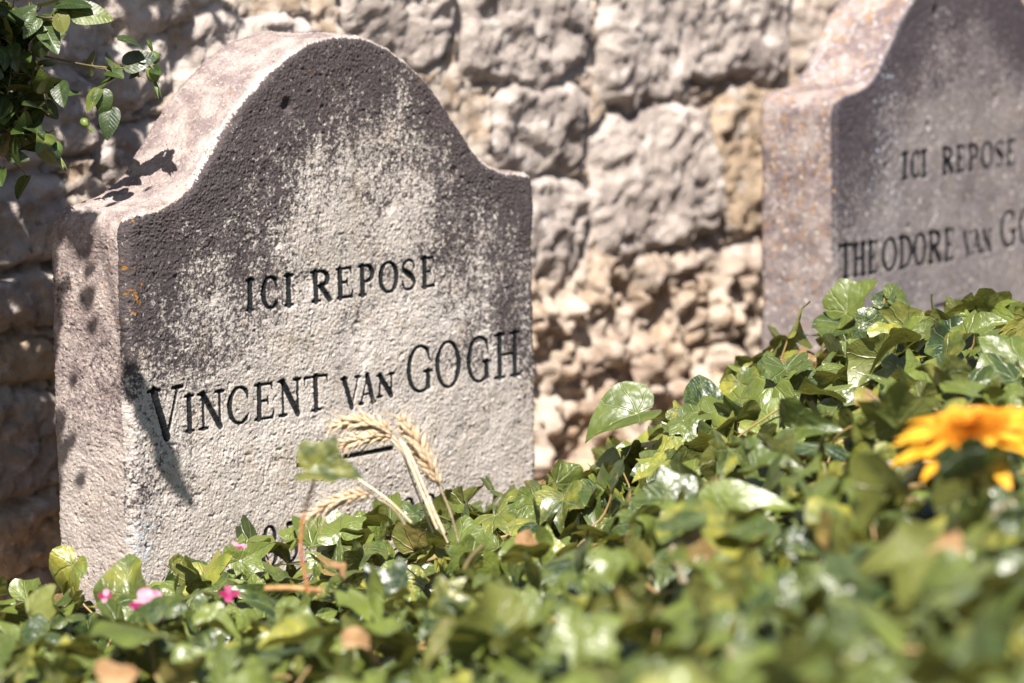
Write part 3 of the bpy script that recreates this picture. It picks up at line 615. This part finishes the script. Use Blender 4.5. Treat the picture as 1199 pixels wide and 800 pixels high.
# ------------------------------------------------------------------ wheat
def wheat(label, Y0, stem_px, ear_px, nsp=11, fat=1.0):
    E_ = catmull([at(px, py, Y0+dy) for px, py, dy in ear_px], 8); S_ = [at(px, py, Y0+dy) for px, py, dy in stem_px]; base = S_[0]
    root = thing('wheat_stalk', base, label, 'wheat', 'dry wheat stalks laid on the ivy')
    tube_obj('stem', M_straw, root, rel(catmull(S_, 8), base), .0010)
    m = MB(); aw = MB(); m.tube(rel(E_, base), .0012, 6)
    seg = np.linalg.norm(np.diff(E_, axis=0), axis=1); cum = np.concatenate([[0], np.cumsum(seg)]); Lr = cum[-1]; R2 = random.Random(int(base[0]*1e4))
    sph_t = np.linspace(0, math.pi, 7); sph_p = np.linspace(0, 2*math.pi, 8)[:-1]
    SV = np.array([[math.cos(a), math.sin(a)*math.cos(b), math.sin(a)*math.sin(b)] for a in sph_t for b in sph_p]); SV[:, 1:] *= (1-.45*np.clip(SV[:, :1], 0, 1))
    ii = np.arange(6)[:, None]*7; jj = np.arange(7)[None]; SF = np.stack([ii+jj, ii+(jj+1) % 7, ii+7+(jj+1) % 7, ii+7+jj], -1).reshape(-1, 4)
    for k in range(nsp*2):
        s = Lr*(k+.6)/(nsp*2+.5); p = np.array([np.interp(s, cum, E_[:, c]) for c in range(3)]); p2 = np.array([np.interp(min(s+.004, Lr), cum, E_[:, c]) for c in range(3)])
        p1 = np.array([np.interp(max(s-.004, 0), cum, E_[:, c]) for c in range(3)]); d = (p2-p1); d /= np.linalg.norm(d)
        a1 = np.cross(d, [0.1, 1, 0.05]); a1 /= np.linalg.norm(a1); a2 = np.cross(d, a1); sg = 1 if k % 2 else -1; tp_ = math.sin(math.pi*min(1, (k+3)/(nsp*2+3)))**.5
        for w_ in (-1, 0, 1):
            ph = R2.uniform(-.45, .45)+w_*1.1+(0 if sg > 0 else math.pi); out = a1*math.cos(ph)+a2*math.sin(ph); ax = d*.86+out*R2.uniform(.3, .75); ax /= np.linalg.norm(ax); b1 = np.cross(ax, out); b1 /= np.linalg.norm(b1); b2 = np.cross(ax, b1)
            L = .0062*fat*tp_*R2.uniform(.9, 1.1); cpt = p+out*.0032*fat*tp_+ax*R2.uniform(0, .004)
            m.add(rel(cpt, base)+L*SV[:, :1]*ax+.0021*fat*tp_*(SV[:, 1:2]*b1+SV[:, 2:3]*b2), SF)
            aw.tube(rel([cpt+ax*L*.8, cpt+ax*(L+R2.uniform(.004, .013))+out*.004], base), [.00035, .00012], 4)
    m.build('ear', M_wheat, root); aw.build('awns', M_straw, root)
wheat('bleached wheat ear arching over to the left at the top of the bunch', 3.08, [(503, 622, .02), (480, 560, .01), (466, 520, 0), (452, 503, 0)], [(456, 506, 0), (440, 494, 0), (415, 491, 0), (384, 497, 0)], 10, 1.05)
wheat('tan wheat ear with shaded underside just below the bleached one', 3.12, [(520, 634, .02), (494, 580, .01), (470, 530, 0), (456, 512, 0)], [(456, 510, 0), (440, 508, 0), (415, 512, 0), (392, 522, 0)], 10, .95)
wheat('upright thick wheat ear leaning left at the right end of the bunch', 3.05, [(532, 632, .02), (524, 600, .01), (510, 564, 0)], [(510, 566, 0), (500, 545, 0), (484, 515, 0), (465, 484, 0)], 10, 1.25)
wheat('low wheat ear drooping left onto the ivy beneath the others', 3.02, [(470, 612, .02), (455, 592, .01), (436, 580, 0), (428, 577, 0)], [(432, 577, 0), (412, 577, 0), (385, 586, 0), (355, 602, 0)], 10, .85)
for lab, pts in (('pale bare straw crossing behind the thick wheat ear', [(508, 618), (492, 578), (474, 530), (466, 512)]), ('tan bare straw stub leaning left beside the low ear', [(478, 610), (450, 582), (408, 552)]),
                 ('wide bleached straw standing between the wheat ears', [(516, 622), (500, 585), (478, 530), (470, 516)])):
    P = [at(a, b, 3.0+.01*k) for k, (a, b) in enumerate(pts)]; o = tube_obj('straw', M_straw, None, catmull(P, 6), .0010, loc=P[0]); tag(o, lab, 'straw', 'bare straws beside the wheat')

# ------------------------------------------------------------------ orange flower
def petal_verts(L, Wd, lift, droop, n=7, m=5):
    V = []; 
    for i in range(n):
        s = i/(n-1); w = Wd*(.35+.65*math.sin(math.pi*min(1, s*.72+.12)))*(1-.55*max(0, s-.82)/.18)
        for j in range(m):
            q = (j/(m-1)-.5)*2; V.append([s*L, q*w/2, lift*s*L-droop*(s*L)**2/L+.10*w*(q*q)-.035*w*math.cos(q*6)*(s > .1)])
    V = np.array(V); i = np.arange(n-1)[:, None]*m+np.arange(m-1)[None]; return V, np.stack([i, i+1, i+m+1, i+m], -1).reshape(-1, 4)
def daisy():
    fc = at(1136, 524, 2.45); root = thing('gerbera_flower', fc, 'large open orange daisy-like flower lying on the ivy under the second stone', 'flower')
    nz = np.array([-.16, -.24, .95]); nz /= np.linalg.norm(nz); ax = np.cross([0, 1, 0], nz); ax /= np.linalg.norm(ax); ay = np.cross(nz, ax); B = np.stack([ax, ay, nz])
    R3 = random.Random(5)
    for ring, (cnt, r0, L, Wd, lift, dr, z) in enumerate(((19, .014, .047, .0112, .12, .25, 0), (17, .012, .037, .0088, .42, .30, .005))):
        for k in range(cnt):
            a = 2*math.pi*(k+.5*ring)/cnt+R3.uniform(-.05, .05); V, F = petal_verts(L*R3.uniform(.9, 1.08), Wd*R3.uniform(.9, 1.1), lift+R3.uniform(-.1, .14), dr+R3.uniform(-.1, .2))
            V[:, 0] += r0; c_, s_ = math.cos(a), math.sin(a); X = V[:, 0]*c_-V[:, 1]*s_; Yv = V[:, 0]*s_+V[:, 1]*c_
            m = MB(); m.add(np.stack([X, Yv, V[:, 2]+z], 1)@B, F); m.build('petal', M_petal, root)
    m = MB()
    for k in range(280):                     # dense inner florets
        a = k*2.39996; rr = .0225*math.sqrt((k+.5)/280); V, F = petal_verts(.0085+.004*(rr > .017), .0024, .7-rr*16, .1, 4, 3)
        V[:, 0] += rr*.85; c_, s_ = math.cos(a), math.sin(a); m.add(np.stack([V[:, 0]*c_-V[:, 1]*s_, V[:, 0]*s_+V[:, 1]*c_, V[:, 2]+.004+.011*math.cos(rr/.0225*1.4)], 1)@B, F)
    a_ = np.linspace(0, math.pi/2, 7); b_ = np.linspace(0, 2*math.pi, 25)[:-1]; DV = np.array([[.021*math.sin(p)*math.cos(q), .021*math.sin(p)*math.sin(q), .003+.011*math.cos(p)] for p in a_ for q in b_])@B
    i_ = np.arange(6)[:, None]*24; j_ = np.arange(24)[None]; m.add(DV, np.stack([i_+j_, i_+24+j_, i_+24+(j_+1) % 24, i_+(j_+1) % 24], -1).reshape(-1, 4))
    m.build('floret_disc', M_petal_in, root)
    tube_obj('stalk', M_hip, root, catmull([(0, 0, -.001), (.01, .02, -.03), (.03, .06, -.05)], 5), .0028)
daisy()

# ------------------------------------------------------------------ small pink blossoms, dry leaves, twig
def blossom(px, py, Y, size, mats, n, label, seed, nz=(0, -.6, .8)):
    b = at(px, py, Y); root = thing('fallen_blossom', b, label, 'blossom', 'small pink blossoms in the ivy'); R4 = random.Random(seed); nz = np.array(nz, float); nz /= np.linalg.norm(nz)
    ax = np.cross([0, 1, 0], nz); ax /= np.linalg.norm(ax); B = np.stack([ax, np.cross(nz, ax), nz])
    for k in range(n):
        a = 2*math.pi*k/n+R4.uniform(-.25, .25); V, F = petal_verts(size*R4.uniform(.8, 1.15), size*.75, R4.uniform(.1, .8), R4.uniform(-.1, .6)); c_, s_ = math.cos(a), math.sin(a)
        m = MB(); m.add(np.stack([V[:, 0]*c_-V[:, 1]*s_, V[:, 0]*s_+V[:, 1]*c_, V[:, 2]], 1)@B, F); m.build('petal', mats[k % len(mats)], root)
blossom(168, 702, 2.85, .017, [M_pink, M_pink, M_pink, M_pink, M_magenta], 6, 'large pale pink blossom with magenta edges below the corner of the pale stone', 1)
blossom(263, 692, 2.9, .008, [M_magenta], 4, 'crumpled deep magenta blossom right of the large pale pink one', 2)
blossom(276, 634, 3.15, .007, [M_pink, M_magenta], 4, 'small rose pink blossom against the carved first numeral', 3)
blossom(118, 690, 2.95, .007, [M_magenta, M_pink], 4, 'tiny magenta blossom left of the large pale pink one', 4)
for i, (px, py, Y, sz, nz, tip, lab) in enumerate([(405, 748, 2.5, .022, (.3, -.2, .9), (1, 0, -.2), 'pale tan dead leaf lying in the ivy below the wheat'),
        (120, 785, 2.42, .021, (0, -.5, .8), (1, .2, 0), 'tan dead leaf near the lower end of the ivy below the pink blossoms'),
        (384, 660, 2.85, .014, (.5, -.2, .9), (1, 0, -.4), 'curled orange dead leaf under the red stalk'),
        (1115, 650, 2.15, .015, (.1, -.5, .8), (-1, 0, -.1), 'peach dead leaf under the orange flower'),
        (870, 640, 2.6, .022, (-.2, -.6, .7), (-1, 0, -.6), 'brown dead leaf in the middle of the ivy bed'),
        (610, 640, 2.95, .018, (.2, -.6, .7), (1, 0, .3), 'small pinkish dead leaf below the corner of the pale stone nearest the wall gap')]):
    p = at(px, py, Y); o = one_leaf('dead_leaf', M_dry, None, p, nz, tip, sz*1.15, i % 4, .35, .25, .34, .3, loc=p); tag(o, lab, 'dead leaf', 'dead leaves caught in the ivy')
P = [at(a, b, 2.78) for a, b in ((305, 684), (335, 684), (372, 688))]; o = tube_obj('twig', M_twig, None, catmull(P, 5), .0022, loc=P[0]); tag(o, 'short orange-brown twig lying across the foot of the red stalk', 'twig')
P = [at(a, b, 2.9) for a, b in ((528, 690), (545, 655), (562, 638))]; o = tube_obj('twig', M_bark, None, catmull(P, 5), .0022, loc=P[0]); tag(o, 'dark bent twig in the ivy right of the wheat', 'twig')

# rubble at the wall foot
M_rub = plain('rubble_limestone', (.30, .18, .10), (.50, .36, .24), 25, .9, .8)
for k, (px, py, Y, sz, nm) in enumerate([(700, 520, 4.25, .055, 'peach coloured rubble stone at the wall foot right of the pale stone'), (660, 548, 4.1, .045, 'orange-brown rubble stone touching the edge of the pale stone'),
                                        (735, 500, 4.4, .04, 'small beige rubble stone behind the reaching ivy leaf'), (668, 505, 4.45, .05, 'brown rubble stone farthest back at the wall foot')]):
    b = at(px, py, Y); a = np.linspace(0, math.pi, 22); p_ = np.linspace(0, 2*math.pi, 33)[:-1]; A_, B_ = np.meshgrid(a, p_, indexing='ij')
    S_ = np.stack([np.sin(A_)*np.cos(B_), np.sin(A_)*np.sin(B_), np.cos(A_)], -1).reshape(-1, 3); rr = 1+.35*fbm(S_+k*5, 1.3, 4); V = S_*rr[:, None]*sz*np.array([1.3, 1.1, .8])
    i = np.arange(21)[:, None]*32; j = np.arange(32)[None]; F = np.stack([i+j, i+32+j, i+32+(j+1) % 32, i+(j+1) % 32], -1).reshape(-1, 4)
    b = np.array([b[0], b[1], sz*.45]); o = link('rubble_stone', mesh_np('rubble_stone', V, [F], M_rub), loc=b); tag(o, nm, 'stone', 'rubble at the wall foot')

# ------------------------------------------------------------------ rose bush hanging in from the upper left
ROSE = polar_leaf([(0,1.0),(6,.93),(14,.80),(26,.66),(42,.54),(65,.44),(90,.39),(120,.34),(150,.28),(180,.24)], 4)
ROSE = (ROSE[0]+np.array([.28, 0])*0, ROSE[1], ROSE[2])
rb = thing('rose_bush', (-1.0, 3.2, 0), 'rose bush with small green leaves and hips hanging in beside the pale stone', 'shrub'); RB = np.array([-1.0, 3.2, 0.0])
r5 = np.random.default_rng(9); cane = MB(); pl, pn, pt, ps = [], [], [], []
def twigs(pts, rad, leaves, spread=.02, size=(.013, .021)):
    P = catmull(pts, 8); cane.tube(P-RB, np.linspace(rad, rad*.5, len(P)), 6)
    for k in range(leaves):
        i = r5.integers(len(P)//8, len(P)); p = P[i]; d = r5.normal(size=3)*np.array([1, 1, .8]); d /= np.linalg.norm(d); q = p+d*r5.uniform(.4, 1)*spread
        cane.tube(np.array([p, (p+q)/2+r5.normal(0, .002, 3), q])-RB, .0006, 4)
        pl.append(q-RB); pt.append(d+np.array([0, 0, -.35])); pn.append(np.array([0, -.2, .75])+r5.normal(size=3)*.55); ps.append(r5.uniform(*size))
Yb = 3.44
def A(px, py, dy=0): return at(px, py, Yb+dy)
twigs([A(-90, 20), A(-20, 45), A(50, 55), (A(110, 68)), A(150, 72)], .0016, 10, .016)
twigs([A(150, 72), A(170, 66), A(186, 78)], .0009, 4, .008, (.008, .012))
twigs([A(110, 68), A(125, 72), A(150, 74), A(176, 84)], .0008, 3, .008, (.008, .012))
twigs([A(45, 50), A(54, 85), A(62, 125)], .0012, 8, .015)
twigs([A(-40, 110), A(20, 145), A(50, 148), A(72, 142)], .0010, 7, .014)
twigs([A(30, 148), A(48, 160), A(68, 164)], .0009, 3, .010)
twigs([A(-70, 10, .03), A(-30, 60, .03), A(10, 90, .03), A(20, 180, .03)], .0015, 46, .03)
twigs([A(-30, -30, .05), A(10, 20, .05), A(40, 60, .05)], .0015, 26, .03)
twigs([A(-60, -40), A(0, -10), A(50, 10), A(100, 8)], .0014, 16, .02)
twigs([A(-60, 60), A(-20, 90), A(10, 100), A(30, 135)], .0014, 20, .02)
twigs([A(-80, 140), A(-30, 170), A(5, 185)], .0012, 14, .02)
twigs([A(-40, -60), A(10, 10), A(20, 60), A(10, 120)], .0014, 26, .022)
for (px, py, n_, tp_, sz) in [(126, 102, (.2, -.9, .4), (0, 0, -1), .016), (134, 124, (-.1, -.9, .4), (-.1, 0, -1), .018), (75, 92, (-.2, -.8, .6), (.3, 0, -1), .016), (118, 100, (-.4, -.7, .5), (-.3, 0, -1), .014),
                             (150, 38, (.2, -.3, .9), (1, 0, .3), .015), (100, 6, (-.1, -.8, .5), (1, 0, -.2), .022), (60, 24, (0, -.8, .5), (.4, 0, -1), .02), (10, 112, (0, -.8, .5), (-.6, 0, -.8), .018)]:
    pl.append(A(px, py, -.01)-RB); pn.append(np.array(n_)); pt.append(np.array(tp_)); ps.append(sz)
for (cx_, cy_, rr_, cn_) in ((12, 60, .030, 46), (40, 25, .022, 26), (2, 130, .024, 26), (50, 110, .012, 8), (-5, 20, .03, 30)):
    c0 = A(cx_, cy_, .02)
    for k in range(cn_):
        q = c0+r5.normal(size=3)*rr_*np.array([.6, .8, .6]); cane.tube(np.array([c0, (c0+q)/2+r5.normal(0, .002, 3), q])-RB, .0006, 4)
        pl.append(q-RB); pt.append(r5.normal(size=3)+np.array([0, 0, -.5])); pn.append(np.array([0, -.3, .6])+r5.normal(size=3)*.6); ps.append(r5.uniform(.012, .018))
# the crown outside the picture that shades the wall and the end of the stone
def clump(c, rad, cnt, size=(.016, .026)):
    c = np.array(c, float)
    for k in range(cnt):
        d = r5.normal(size=3); d /= np.linalg.norm(d); q = c+d*np.array(rad)*r5.random()**.4
        pl.append(q-RB); pt.append(r5.normal(size=3)+np.array([0, 0, -.3])); pn.append(np.array([0, -.2, .9])+r5.normal(size=3)*.45); ps.append(r5.uniform(*size))
    cane.tube(catmull([np.array([-1.0, 3.2, .05]), (np.array([-1.0, 3.2, .4])+c)/2+[-.1, 0, .1], c], 8)-RB, np.linspace(.006, .002, 17), 6)
clump((-.575, 3.25, CZ+.07), (.10, .08, .08), 150); clump((-.55, 3.62, CZ+.20), (.12, .10, .12), 110); clump((-.60, 3.42, CZ+.12), (.11, .10, .10), 110); clump((-.47, 3.62, CZ+.42), (.12, .10, .10), 90)
clump((-.70, 3.20, CZ+.16), (.17, .20, .16), 130); clump((-.60, 3.45, CZ+.30), (.17, .16, .14), 110); clump((-.70, 3.35, CZ-.08), (.16, .15, .15), 120)
clump((-.50, 3.60, CZ+.42), (.13, .14, .08), 60); clump((-.80, 3.10, CZ-.25), (.15, .15, .2), 110)
# sprays whose shade falls on the left end and face of the pale stone
def shade(u_, v_, h_, k, size, n_=(0, -.3, .9), tp_=(1, 0, 0)):
    p = np.array([o1[0], o1[1], CZ+o1[2]])+u_*U1+v_*V1+np.array([0, 0, h_])+k*sun_dir
    pl.append(p-RB); pn.append(np.array(n_, float)); pt.append(np.array(tp_, float)); ps.append(size); return p
for (v_, h_, k, s_) in [(.100, -.03, .62, .011), (.104, -.06, .64, .012), (.100, -.085, .63, .010), (.084, -.075, .65, .006), (.050, -.005, .60, .013), (.052, -.035, .61, .010), (.056, -.06, .62, .006),
                       (.075, -.165, .66, .005), (.100, -.215, .66, .012), (.094, -.24, .67, .010), (.080, -.225, .66, .006), (.068, -.262, .68, .006),
                       (.098, -.115, .63, .010), (.104, -.14, .63, .009), (.050, -.085, .61, .008), (.046, -.11, .61, .006), (.060, -.02, .6, .013), (.104, -.27, .66, .009), (.1, -.10, .66, .012), (.098, -.012, .62, .012)]:
    shade(0, v_, h_, k, s_*1.55, tp_=np.array([*V1[:2], .3]) if k != .62 else (1, 0, 0))
shade(.03, .055, .004, .6, .010, tp_=U1); shade(.075, .05, .012, .62, .007, tp_=U1)
sd_ = U1*.38-np.array([0, 0, 1.0])
p0 = shade(-.002, 0, -.150, .75, .022, tp_=sd_); p1 = shade(.016, 0, -.190, .75, .022, tp_=sd_); p2 = shade(.040, 0, -.240, .75, .018, tp_=sd_)
cane.tube(catmull([p0-.08*U1+[0, 0, .32], p0-.03*U1+[0, 0, .14], p0, p1, p2], 6)-RB, .0015, 6)
mbr = MB(); pl, pn, pt, ps = map(np.array, (pl, pn, pt, ps)); Nr = len(pl)
place_leaves(mbr, ROSE, pl, pn, pt, ps*1.5, r5, np.abs(r5.normal(.2, .15, Nr)), r5.normal(.2, .2, Nr), r5.uniform(.02, .06, Nr), r5.random(Nr))
mbr.build('foliage', M_rose, rb); cane.build('canes', M_bark, rb)
def hip(px, py, dy, sz, dirv):
    c_ = A(px, py, dy)-RB; d = np.array(dirv, float); d /= np.linalg.norm(d); a1 = np.cross(d, [0, 1, .1]); a1 /= np.linalg.norm(a1); a2 = np.cross(d, a1); m = MB()
    prof_ = [(-1.0, .12), (-.9, .5), (-.55, .88), (0, 1.0), (.5, .85), (.85, .5), (.98, .3), (1.05, .05)]; an = np.arange(12)*math.pi/6
    V = np.array([c_+sz*(z*d*1.05+r*(math.cos(a)*a1+math.sin(a)*a2)*.9) for z, r in prof_ for a in an]); i = np.arange(7)[:, None]*12; j = np.arange(12)[None]
    m.add(V, np.stack([i+j, i+(j+1) % 12, i+12+(j+1) % 12, i+12+j], -1).reshape(-1, 4)); o = m.build('rose_hip', M_hip, rb)
    for k in range(5):
        a = k*2*math.pi/5+.4; out = math.cos(a)*a1+math.sin(a)*a2; V, F = petal_verts(sz*2.0, sz*.55, .3, -.3, 6, 3); V[:, 1] *= np.linspace(1.1, .15, 6).repeat(3); dd = d*.8+out*.7; dd /= np.linalg.norm(dd); sv = np.cross(dd, out)
        sv = np.cross(d, out); q = MB(); q.add(c_+sz*d*.95+V[:, :1]*dd+V[:, 1:2]*sv+V[:, 2:3]*np.cross(dd, sv), F); q.build('sepal', M_hip, o)
hip(185, 80, 0, .0075, (.25, -.2, -1)); hip(70, 165, 0, .0075, (.35, -.2, -.9)); hip(187, 60, .01, .006, (-.3, -.1, .9)); hip(104, 135, .0, .005, (.5, -.3, -.5))
